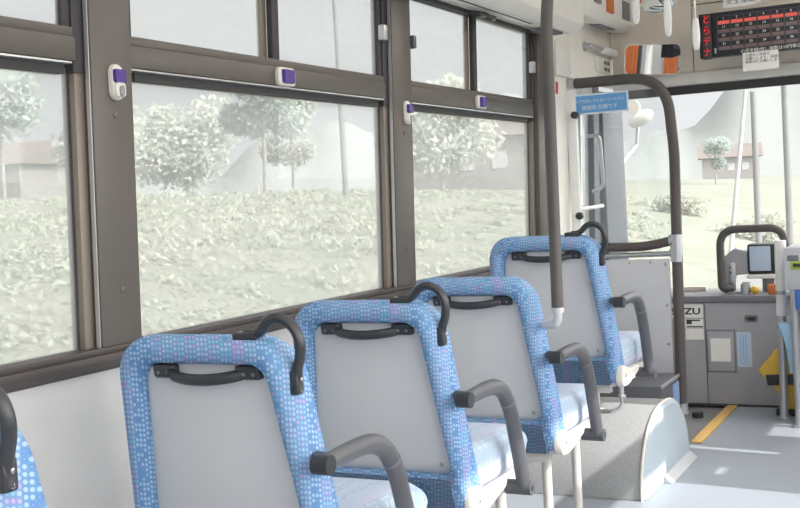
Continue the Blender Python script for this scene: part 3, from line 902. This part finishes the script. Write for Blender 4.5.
# ================================================================== DASH
db = thing('dash_cabinet', (-1.0, Y_DASH, 0.0), 'grey cabinet below the windscreen with service door and vertical seam', 'cabinet')
m = MB()
m.box(-0.65, -0.2345, 0.004, 0.40, 0.0, 0.535, 0.004)
m.box(-0.2315, 0.55, 0.0, 0.40, 0.0, 0.535, 0.004)
m.build('body', 'dash', db)
m = MB(); m.box(-0.65, 0.55, -0.012, 0.42, 0.536, 0.572, 0.008); m.build('top_ledge', 'dash_dark', db)
m = MB(); m.box(-0.65, 0.55, -0.004, 0.0, 0.0005, 0.012); m.build('skirting', 'gasket', db, False)
m = MB(); m.box(-0.230, -0.082, -0.004, 0.0, 0.175, 0.396, 0.002); m.build('hatch_frame', 'dash_dark', db)
m = MB(); m.box(-0.222, -0.090, -0.007, -0.003, 0.183, 0.388, 0.002); m.build('hatch_door', 'dash', db)
m = MB(); m.rings([[(0.0 + x, y, 0.453 + z) for x, z in rrect(0.034 - d, 0.034 - d, -0.018 + d, 0.018 - d, 0.012, 5)] for y, d in ((0.0, 0), (-0.007, 0.001), (-0.008, 0.006), (-0.002, 0.009))]); pl = m.build('pull_recess', 'dash_dark', db)
m = MB(); m.box(-0.012, 0.024, -0.0075, -0.001, 0.444, 0.462, 0.003); m.build('latch_slot', 'black', pl)
def card(name, x0, x1, z0, z1, label, y=Y_DASH + 0.0025, mt='paper', cat='sticker'):
    t = thing(name, ((x0 + x1) / 2, y, (z0 + z1) / 2), label, cat)
    m = MB(); m.box(-(x1 - x0) / 2, (x1 - x0) / 2, -0.0012, 0.0, -(z1 - z0) / 2, (z1 - z0) / 2); m.build('sheet', mt, t, False)
    return t
t = card('badge_sticker', -1.40, -1.241, 0.458, 0.529, 'white badge with bold dark maker lettering on the grey cabinet', mt='paper')
text('lettering', 'ISUZU', 0.046, 'ink', t, (0.068, -0.0018, -0.017), (1, 0, 0), (0, 0, 1), 'RIGHT', 1.35, bold=0.0014)
t = card('data_sticker', -1.335, -1.241, 0.405, 0.452, 'white sticker with dark blocks of print beneath the maker badge')
m = MB(); m.box(-0.040, -0.012, -0.002, -0.001, -0.004, 0.020); m.box(-0.04, 0.044, -0.002, -0.001, -0.021, -0.014); m.box(-0.012, 0.03, -0.002, -0.001, 0.012, 0.020); m.build('print', 'ink', t, False)
card('paper_label', -1.335, -1.241, 0.342, 0.402, 'lowest of the pale labels stacked at the cabinet left edge')
card('paper_notice', -1.207, -1.107, 0.232, 0.352, 'blank white paper on the small cabinet hatch', Y_DASH - 0.0072, 'paper', 'notice')
t = card('paper_notice', -1.076, -1.004, 0.205, 0.384, 'narrow bluish paper with handwriting right of the hatch', Y_DASH - 0.0002, 'paper_blue', 'notice')
m = MB()
random.seed(3)
for cx in (-0.018, -0.004, 0.010):
    z = 0.075
    while z > -0.05 - random.random() * 0.03:
        h_ = random.uniform(0.004, 0.010)
        m.box(cx - 0.003, cx + random.uniform(0.001, 0.004), -0.0017, -0.001, z - h_, z); z -= h_ + 0.005
m.build('handwriting', 'sign_blue', t, False)

# loop rail on the dash
lr = thing('loop_handrail', (-1.0, 5.93, 0.572), 'grey tubular loop handrail standing on the cabinet top', 'handrail')
m = MB()
m.tube(fillet([(-0.10, 0.02, 0.026), (-0.155, 0.0, 0.026), (-0.155, 0.0, 0.335), (0.155, 0.0, 0.335), (0.178, 0.0, 0.20), (0.178, 0.0, 0.026)], [0.05, 0.09, 0.10, 0.06, 0.02], 9), 0.0205, 18)
m.build('tube', 'pole', lr)
for x, y in ((-0.10, 0.02), (0.178, 0.0)):
    m = MB(); m.cyl((x, y, 0.001), (x, y, 0.012), 0.034); m.build('foot', 'steel', lr)
# validator unit inside the loop
vd = thing('card_reader', (-1.035, 6.06, 0.573), 'grey bracketed device with pale screen standing inside the loop handrail', 'device')
vd.scale = (1.2, 1.2, 1.25)
m = MB(); m.prism([(-0.10, 0.0), (-0.075, 0.0), (-0.06, 0.07), (0.0, 0.075), (0.0, 0.17), (-0.055, 0.185), (-0.10, 0.15), (-0.11, 0.09)], 'y', -0.04, 0.05, 0.006); m.build('housing', 'dash', vd)
m = MB(); m.box(-0.09, -0.05, -0.055, -0.043, 0.0, 0.125, 0.004); br = m.build('bracket', 'steel', vd)
for z in (0.03, 0.085, 0.105):
    m = MB(); m.sphere((-0.07, -0.056, z), 0.005, 1, 0.5, 1, 8); m.build('screw', 'ink_grey', br)
m = MB(); m.box(0.0, 0.125, -0.045, 0.05, 0.075, 0.20, 0.010); m.build('screen_bezel', 'black', vd)
m = MB(); m.box(0.010, 0.098, -0.050, -0.043, 0.088, 0.190, 0.003); m.build('screen', 'paper_blue', vd)
m = MB(); m.box(-0.005, 0.13, -0.05, 0.05, 0.056, 0.074, 0.004); m.build('tray', 'white_plastic', vd)
m = MB(); m.box(0.055, 0.105, -0.02, 0.03, 0.0, 0.056, 0.004); m.build('stem', 'dash_dark', vd)
m = MB(); m.cyl((-0.03, -0.02, 0), (-0.03, -0.02, 0.05), 0.03); m.cyl((-0.03, -0.02, 0.05), (-0.03, -0.02, 0.06), 0.022)
tag(m.build('spool', 'steel'), 'small silver round spool beside the card reader bracket', 'spool'); bpy.data.objects['spool'].location = (-1.0, 5.95, 0.572)
m = MB(); m.sphere((0, 0, 0.021), 0.022, 1.1, 1, 0.95, 12)
o = m.build('yellow_ball', 'bag'); tag(o, 'small yellow round object under the card reader tray', 'ball'); o.location = (-0.985, 5.90, 0.5725)
m = MB(); m.box(-0.025, 0.025, -0.015, 0.015, 0.0, 0.05, 0.003)
o = m.build('small_carton', 'orange'); tag(o, 'small orange carton on the cabinet top beside loop handrail', 'carton'); o.location = (-0.895, 5.90, 0.5725)
m = MB(); m.box(-0.10, 0.06, 0, 0.02, 0.0, 0.025, 0.004)
o = m.build('wiper_cover', 'header'); tag(o, 'flat beige strip lying on cabinet top by the windscreen', 'strip'); o.location = (-1.33, 6.10, 0.5725)

# ================================================================== FARE BOX AT THE RIGHT EDGE
fx = thing('fare_box', (-0.72, 5.50, 0.0), 'grey metal fare box with lime slot on silver posts at right edge', 'fare box')
m = MB(); m.box(-0.045, 0.30, -0.12, 0.16, 0.64, 0.835, 0.008); hd = m.build('head_box', 'grey_panel', fx)
m = MB(); m.box(-0.015, 0.12, -0.126, -0.119, 0.735, 0.772, 0.003); m.build('slot_rim', 'green', hd)
m = MB(); m.box(-0.005, 0.11, -0.128, -0.125, 0.745, 0.762, 0.001); m.build('slot', 'ink', hd)
m = MB(); m.box(-0.03, 0.02, -0.124, -0.119, 0.775, 0.80, 0.003); m.build('sensor', 'dash_dark', hd)
m = MB(); m.box(0.0, 0.30, -0.125, 0.15, 0.55, 0.64, 0.006); m.build('blue_tray', 'blue', fx)
m = MB(); m.box(0.02, 0.30, -0.05, 0.15, 0.0, 0.55, 0.008); m.build('pedestal', 'box_dark', fx)
m = MB(); m.cyl((-0.006, -0.09, 0.0), (-0.01, -0.09, 0.64), 0.019); m.cyl((-0.006, -0.09, 0.0), (-0.006, -0.09, 0.012), 0.035); m.build('post', 'steel', fx)
m = MB()
for k in range(4):
    z = 0.50 + k * 0.035
    m.tube([(-0.05, 0.03, z), (0.01, 0.03, z + 0.04)], 0.006, 8); m.tube([(-0.05, 0.03, z + 0.04), (0.01, 0.03, z)], 0.006, 8)
m.build('folding_link', 'steel', fx)
rp = thing('silver_post', (-0.818, 5.576, 0.0), 'silver upright post on floor beside the fare box', 'post')
m = MB(); m.cyl((0, 0, 0.012), (0.012, 0, 0.86), 0.0195); m.build('tube', 'steel', rp)
m = MB(); m.cyl((0, 0, 0.0), (0, 0, 0.014), 0.034); m.build('foot_ring', 'steel', rp)
m = MB(); m.cyl((0.010, 0, 0.62), (0.0125, 0, 0.86), 0.027); m.cyl((0.008, 0, 0.50), (0.0095, 0, 0.60), 0.026); m.build('clamp', 'white_plastic', rp)
# blue cloth hung by the post
m = MB()
rings = []
for k in range(13):
    u = k / 12
    z = 0.50 - 0.235 * u
    w = 0.05 * (1 - 0.55 * u); th = 0.022 * (1 - 0.4 * u)
    cx = 0.02 * math.sin(u * 2.2) - 0.012 + 0.012 * u
    rings.append([(cx + w * math.cos(a) * (1 + 0.13 * math.sin(3 * a + 4 * u)), th * math.sin(a) * (1 + 0.3 * math.sin(4 * a + 2 * u)), z) for a in [2 * PI * q / 20 for q in range(20)]])
m.rings(rings)
o = m.build('hanging_cloth', 'cloth', angle=80); tag(o, 'pale blue cloth hanging by the silver post', 'cloth'); o.location = (-0.757, 5.45, -0.02)
# yellow bag behind post
yb = thing('yellow_pouch', (-0.845, 5.67, 0.035), 'mustard yellow folded pouch with dark strap behind the silver post', 'pouch')
m = MB(); m.prism([(-0.10, 0.185), (-0.012, 0.292), (0.05, 0.31), (0.12, 0.27), (0.12, 0.0), (0.035, 0.0), (0.018, 0.02), (-0.02, 0.10)], 'y', -0.035, 0.035, 0.012); m.build('body', 'bag', yb)
m = MB(); m.prism([(-0.054, 0.115), (0.122, 0.125), (0.122, 0.175), (-0.062, 0.168)], 'y', -0.04, 0.04, 0.004); m.build('strap', 'black', yb)
m = MB(); m.box(-0.02, 0.12, -0.03, 0.03, -0.034, 0.001, 0.004); m.build('base', 'black', yb)

# out-of-view lamps added along the ceiling for more light inside
for k, (x, y) in enumerate(((-1.0, 1.5), (-1.0, -0.6), (-0.1, 1.5), (-0.1, -0.6), (-0.1, 3.6), (-1.0, 3.3), (-0.15, 5.05))):
    t = thing('added_ceiling_lamp', (x, y, 2.318), 'long white ceiling lamp added out of frame to brighten the interior', 'lamp', 'unseen ceiling lamps added for light')
    m = MB(); m.box(-0.09, 0.09, -0.65, 0.65, -0.02, 0.0, 0.004); m.build('tray', 'white_plastic', t)
    m = MB(); m.box(-0.07, 0.07, -0.6, 0.6, -0.045, -0.0205, 0.006); m.build('diffuser', 'front_fill_lamp' if y > 5 else 'lamp', t)  # the added front lamp glows brighter than the rest

wm = thing('wing_mirror', (-1.74, 6.62, 1.5), 'oval outside mirror with small round disc seen through the clear partition', 'mirror')
m = MB(); m.sphere((0.02, 0, 0.055), 0.082, 1, 0.35, 0.55, 20)
for v in m.bm.verts:
    x, z = v.co.x - 0.02, v.co.z - 0.055
    c_, s_ = math.cos(0.42), math.sin(0.42)
    v.co.x, v.co.z = 0.02 + x * c_ - z * s_, 0.055 + x * s_ + z * c_
m.build('oval_mirror', 'paper', wm)
m = MB(); m.cyl((-0.02, -0.02, 0.125), (-0.02, 0.0, 0.125), 0.042, 24); m.build('disc_mirror', 'header', wm)
m = MB(); m.tube([(-0.02, 0.01, 0.13), (0.0, 0.02, 0.05), (-0.02, 0.03, -0.1), (-0.03, -0.40, -0.25)], 0.012, 8); m.build('bracket', 'steel', wm)
for k, (yy, lb) in enumerate(((4.57, 'unseen orange strip added for the mirror to reflect, nearer the seats'), (4.87, 'unseen orange strip added for the mirror to reflect, nearer the driver'))):  # strips added out of view to give the mirror its orange bands
    m = MB()
    pts = [(RX - 0.018 - 0.012 * (i % 2), yy - 0.05 + 0.1 * i / 8) for i in range(9)]
    pts += [(x - 0.006, y) for x, y in reversed(pts)]
    m.prism(pts, 'z', 1.0, 2.1)
    tag(m.build('added_curtain', 'orange', smooth=False), lb, 'added_curtain')

# ================================================================== OUTSIDE
def outdoor(name, a, b_, scale, rough=0.95, c3=None):
    m = bpy.data.materials.new(name); m.use_nodes = True
    nt = m.node_tree; b = nt.nodes['Principled BSDF']
    tc = nt.nodes.new('ShaderNodeTexCoord')
    n = nt.nodes.new('ShaderNodeTexNoise'); n.inputs['Scale'].default_value = scale; n.inputs['Detail'].default_value = 8; n.inputs['Roughness'].default_value = 0.65
    r = nt.nodes.new('ShaderNodeValToRGB')
    r.color_ramp.elements[0].position = 0.35; r.color_ramp.elements[0].color = lin(a)
    r.color_ramp.elements[1].position = 0.65; r.color_ramp.elements[1].color = lin(b_)
    if c3:
        e = r.color_ramp.elements.new(0.5); e.color = lin(c3)
    nt.links.new(tc.outputs['Object'], n.inputs['Vector'])
    nt.links.new(n.outputs['Fac'], r.inputs[0])
    nt.links.new(r.outputs[0], b.inputs['Base Color'])
    b.inputs['Roughness'].default_value = rough
    b.inputs['Specular IOR Level'].default_value = 0.1
    return m
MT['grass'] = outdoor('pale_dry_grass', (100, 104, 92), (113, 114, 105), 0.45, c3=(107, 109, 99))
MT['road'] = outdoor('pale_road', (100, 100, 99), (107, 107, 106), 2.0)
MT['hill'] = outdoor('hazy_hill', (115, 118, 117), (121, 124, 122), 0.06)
def leafy(name, a, b_, scale):
    m = outdoor(name, a, b_, scale)
    nt = m.node_tree; b = nt.nodes['Principled BSDF']
    o = [n for n in nt.nodes if n.type == 'OUTPUT_MATERIAL'][0]
    t = nt.nodes.new('ShaderNodeBsdfTranslucent'); mx = nt.nodes.new('ShaderNodeMixShader'); mx.inputs[0].default_value = 0.45
    nt.links.new(b.inputs['Base Color'].links[0].from_socket, t.inputs[0])
    nt.links.new(b.outputs[0], mx.inputs[1]); nt.links.new(t.outputs[0], mx.inputs[2]); nt.links.new(mx.outputs[0], o.inputs[0])
    return m
MT['leaf'] = leafy('pale_leaf', (178, 181, 171), (185, 187, 178), 2.5)  # leaf tones paled to stand in for distant haze
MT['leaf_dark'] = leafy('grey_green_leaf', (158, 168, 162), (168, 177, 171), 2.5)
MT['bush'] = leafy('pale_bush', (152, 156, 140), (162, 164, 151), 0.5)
MT['trunk'] = outdoor('pale_bark', (120, 116, 110), (140, 134, 128), 6)
MT['concrete'] = outdoor('pale_concrete', (104, 104, 104), (112, 112, 112), 3)
MT['roof'] = outdoor('brown_roof', (98, 90, 86), (106, 98, 94), 3)
MT['plaster'] = outdoor('house_plaster', (122, 119, 116), (130, 127, 124), 3)
MT['metal_out'] = outdoor('grey_steel', (150, 150, 152), (170, 170, 172), 3)

def hnoise(x, y):
    return math.sin(x * 0.11 + 1.3) * math.cos(y * 0.09 + 0.4) + 0.5 * math.sin(x * 0.31 + y * 0.22)
def gz(x, y):
    d = max(0.0, -x - 5.0)
    bank = 2.35 * (1 - math.exp(-d / 7.0)) + 0.016 * d
    return -0.9 + bank + 0.10 * hnoise(x, y) * min(1, d / 8)
m = MB()
xs = [-170 + 4.0 * i for i in range(40)] + [-9.0 + 1.0 * i for i in range(8)] + [0, 6, 14, 40, 90]
ys = [-30 + 4 * i for i in range(60)]
vs = [[m.bm.verts.new((x, y, gz(x, y))) for y in ys] for x in xs]
for i in range(len(xs) - 1):
    for j in range(len(ys) - 1):
        m.bm.faces.new((vs[i][j], vs[i + 1][j], vs[i + 1][j + 1], vs[i][j + 1]))
tag(m.build('field', 'grass'), 'pale grass field outside the windows', 'field', kind='structure')
m = MB(); m.box(-4.2, 3.4, -30, 120, -0.86, -0.80)
tag(m.build('road', 'road', smooth=False), 'pale road ahead of the windscreen', 'road', kind='structure')

def ridge(name, pts_fn, n, label):
    m = MB(); a = []; b = []
    rows = [[m.bm.verts.new(pts_fn(i / n, t)) for i in range(n + 1)] for t in (0, 0.25, 0.5, 0.75, 1.0)]
    for r0_, r1_ in zip(rows, rows[1:]):
        for i in range(n): m.bm.faces.new((r0_[i], r0_[i + 1], r1_[i + 1], r1_[i]))
    tag(m.build(name, 'hill', angle=80), label, 'hill', kind='structure')
def ridge_fn(R, a0, a1, h, seedv):
    def f(u, t):
        a = math.radians(a0 + (a1 - a0) * u)
        hh = h * (0.62 + 0.22 * math.sin(u * 9 + seedv) + 0.12 * math.sin(u * 23 + seedv * 2) + 0.05 * math.sin(u * 61))
        prof = math.sin(t * PI / 2)
        rr = R + t * 60
        return (-math.sin(a) * rr, math.cos(a) * rr, -1 + hh * prof)
    return f
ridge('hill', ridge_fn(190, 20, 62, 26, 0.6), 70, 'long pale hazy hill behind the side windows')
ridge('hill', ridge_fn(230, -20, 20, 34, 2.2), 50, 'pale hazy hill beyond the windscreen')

def leaves(vv, ff, c, rx, ry, rz, n, size, rng, shell=0.35):
    for _ in range(n):
        d = Vector((rng.gauss(0, 1), rng.gauss(0, 1), rng.gauss(0, 1))).normalized()
        k = rng.uniform(shell, 1.0) * (1 + 0.12 * math.sin(7 * d.x + 3) * math.sin(6 * d.z + 1))
        p = Vector((c[0] + d.x * rx * k, c[1] + d.y * ry * k, c[2] + d.z * rz * k))
        a = Vector((rng.gauss(0, 1), rng.gauss(0, 1), rng.gauss(0, 1))).normalized()
        b2 = a.cross(Vector((rng.gauss(0, 1), rng.gauss(0, 1), rng.gauss(0, 1)))).normalized()
        q = size * rng.uniform(0.6, 1.3); i = len(vv)
        vv += [p - a * q, p + b2 * q * 0.55, p + a * q, p - b2 * q * 0.55]
        ff.append((i, i + 1, i + 2, i + 3))
def leaf_mesh(name, vv, ff, mt, parent=None):
    me = bpy.data.meshes.new(name); me.from_pydata([tuple(v) for v in vv], [], ff); me.materials.append(MT[mt])
    o = bpy.data.objects.new(name, me); C.objects.link(o)
    if parent is not None: o.parent = parent
    return o
CLEAR = []
def tree(ang, dist, h, w, mt, label, seed):
    rng = random.Random(seed)
    x = -math.sin(math.radians(ang)) * dist; y = math.cos(math.radians(ang)) * dist
    CLEAR.append((x, y, w * 0.75 + 1.2))
    t = thing('tree', (x, y, gz(x, y) - 0.05), label, 'tree', 'trees outside the windows')
    m = MB(); m.tube([(0, 0, 0), (0.05 * h * 0.2, 0, h * 0.3), (0, 0, h * 0.6)], [0.016 * h, 0.013 * h, 0.008 * h], 8); m.build('trunk', 'trunk', t)
    vv, ff = [], []
    for k in range(9):
        a = rng.uniform(0, 6.28); q = rng.uniform(0.05, 0.40) * w; r = w * rng.uniform(0.20, 0.34)
        leaves(vv, ff, (q * math.cos(a), q * math.sin(a), h * rng.uniform(0.36, 0.86)), r, r, r * 0.9, 700, 0.028 * w + 0.03, rng)
    leaf_mesh('crown', vv, ff, mt, t)
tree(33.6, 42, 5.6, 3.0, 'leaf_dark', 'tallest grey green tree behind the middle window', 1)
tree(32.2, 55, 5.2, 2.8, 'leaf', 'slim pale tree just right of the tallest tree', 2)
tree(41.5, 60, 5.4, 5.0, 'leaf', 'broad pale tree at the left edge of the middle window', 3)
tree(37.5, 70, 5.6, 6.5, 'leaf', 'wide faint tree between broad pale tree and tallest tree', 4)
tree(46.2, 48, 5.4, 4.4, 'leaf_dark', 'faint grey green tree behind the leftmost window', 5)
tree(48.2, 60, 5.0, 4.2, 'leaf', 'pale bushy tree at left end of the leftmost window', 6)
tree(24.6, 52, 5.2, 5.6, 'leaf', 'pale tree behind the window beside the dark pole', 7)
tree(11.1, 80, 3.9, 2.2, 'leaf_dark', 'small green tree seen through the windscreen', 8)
def bush(ang, dist, r, label, seed):
    rng = random.Random(seed)
    x = -math.sin(math.radians(ang)) * dist; y = math.cos(math.radians(ang)) * dist
    CLEAR.append((x, y, r * 2 + 1.0))
    vv, ff = [], []
    for k in range(6):
        leaves(vv, ff, (rng.uniform(-1, 1) * r, rng.uniform(-1, 1) * r, r * rng.uniform(0.15, 0.5)), r * 0.75, r * 0.75, r * 0.5, 130, 0.10, rng)
    o = leaf_mesh('bush', vv, ff, 'bush'); o.location = (x, y, gz(x, y)); tag(o, label, 'bush', 'low bushes on the grass bank')
BU = [(9.5, 36, .8, 'pale bush by the road through the windscreen'), (12.9, 40, .8, 'pale bush left of the small green tree')]
for i, b in enumerate(BU): bush(b[0], b[1], b[2], b[3], 20 + i)

rng = random.Random(99)
vv, ff = [], []
for k in range(1500):
    an = math.radians(rng.uniform(14, 58)); di = 8 + 40 * rng.random() ** 1.5
    x, y = -math.sin(an) * di, math.cos(an) * di
    if x > -5.5 or any((x - a) ** 2 + (y - b2) ** 2 < q * q for a, b2, q in CLEAR): continue
    r = rng.uniform(0.15, 0.5)
    leaves(vv, ff, (x, y, gz(x, y) + 0.02), r * 1.8, r * 1.8, r * 0.35, 30, 0.022 + 0.0022 * di, rng, 0.1)
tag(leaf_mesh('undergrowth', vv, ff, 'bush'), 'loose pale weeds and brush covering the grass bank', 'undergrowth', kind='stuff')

def upole(ang, dist, h, r, label, top=(0, 0), mt='concrete', arm=True):
    x = -math.sin(math.radians(ang)) * dist; y = math.cos(math.radians(ang)) * dist
    t = thing('utility_pole', (x, y, gz(x, y) - 0.1), label, 'utility pole', 'poles outside')
    m = MB(); m.tube([(0, 0, 0), (top[0], top[1], h)], [r, r * 0.8], 12); m.build('shaft', mt, t)
    if not arm: return t
    m = MB(); m.box(top[0] * 0.93 - 0.7, top[0] * 0.93 + 0.7, top[1] * 0.93 - 0.05, top[1] * 0.93 + 0.05, h * 0.93, h * 0.95, 0.01); m.build('crossarm', mt, t)
    return t
upole(29.55, 34, 12.5, 0.09, 'pale utility pole faint in the upper middle window')
upole(7.75, 30, 9.0, 0.09, 'straight pale utility pole near right edge of windscreen view')
upole(9.2, 26, 4.1, 0.075, 'short pale upright pole right of the leaning post', arm=False)
upole(10.75, 24, 4.0, 0.05, 'leaning grey post seen through the windscreen', (0.50, 0.1), 'metal_out', arm=False)
def house(ang, dist, w, d, h, label, rz=0.2):
    x = -math.sin(math.radians(ang)) * dist; y = math.cos(math.radians(ang)) * dist
    t = thing('house', (x, y, gz(x, y) - 0.1), label, 'house', rz=rz)
    m = MB(); m.box(-w / 2, w / 2, -d / 2, d / 2, 0, h * 0.65); m.build('walls', 'plaster', t, False)
    m = MB(); m.prism([(-d / 2 - 0.4, h * 0.62), (d / 2 + 0.4, h * 0.62), (0, h)], 'x', -w / 2 - 0.4, w / 2 + 0.4); m.build('roof', 'roof', t, False)
    m = MB()
    for k in range(3): m.box(-w / 2 + w * (0.2 + 0.25 * k), -w / 2 + w * (0.32 + 0.25 * k), -d / 2 - 0.04, -d / 2, h * 0.25, h * 0.45)
    m.build('window', 'metal_out', t, False)
house(22.9, 62, 7, 5, 4.6, 'pale house with brown roof behind the window beside dark pole')
house(10.4, 120, 5.5, 5, 3.6, 'small house with brown roof far beyond the windscreen')
house(47.0, 70, 8, 5, 3.6, 'pale house behind the leftmost window')
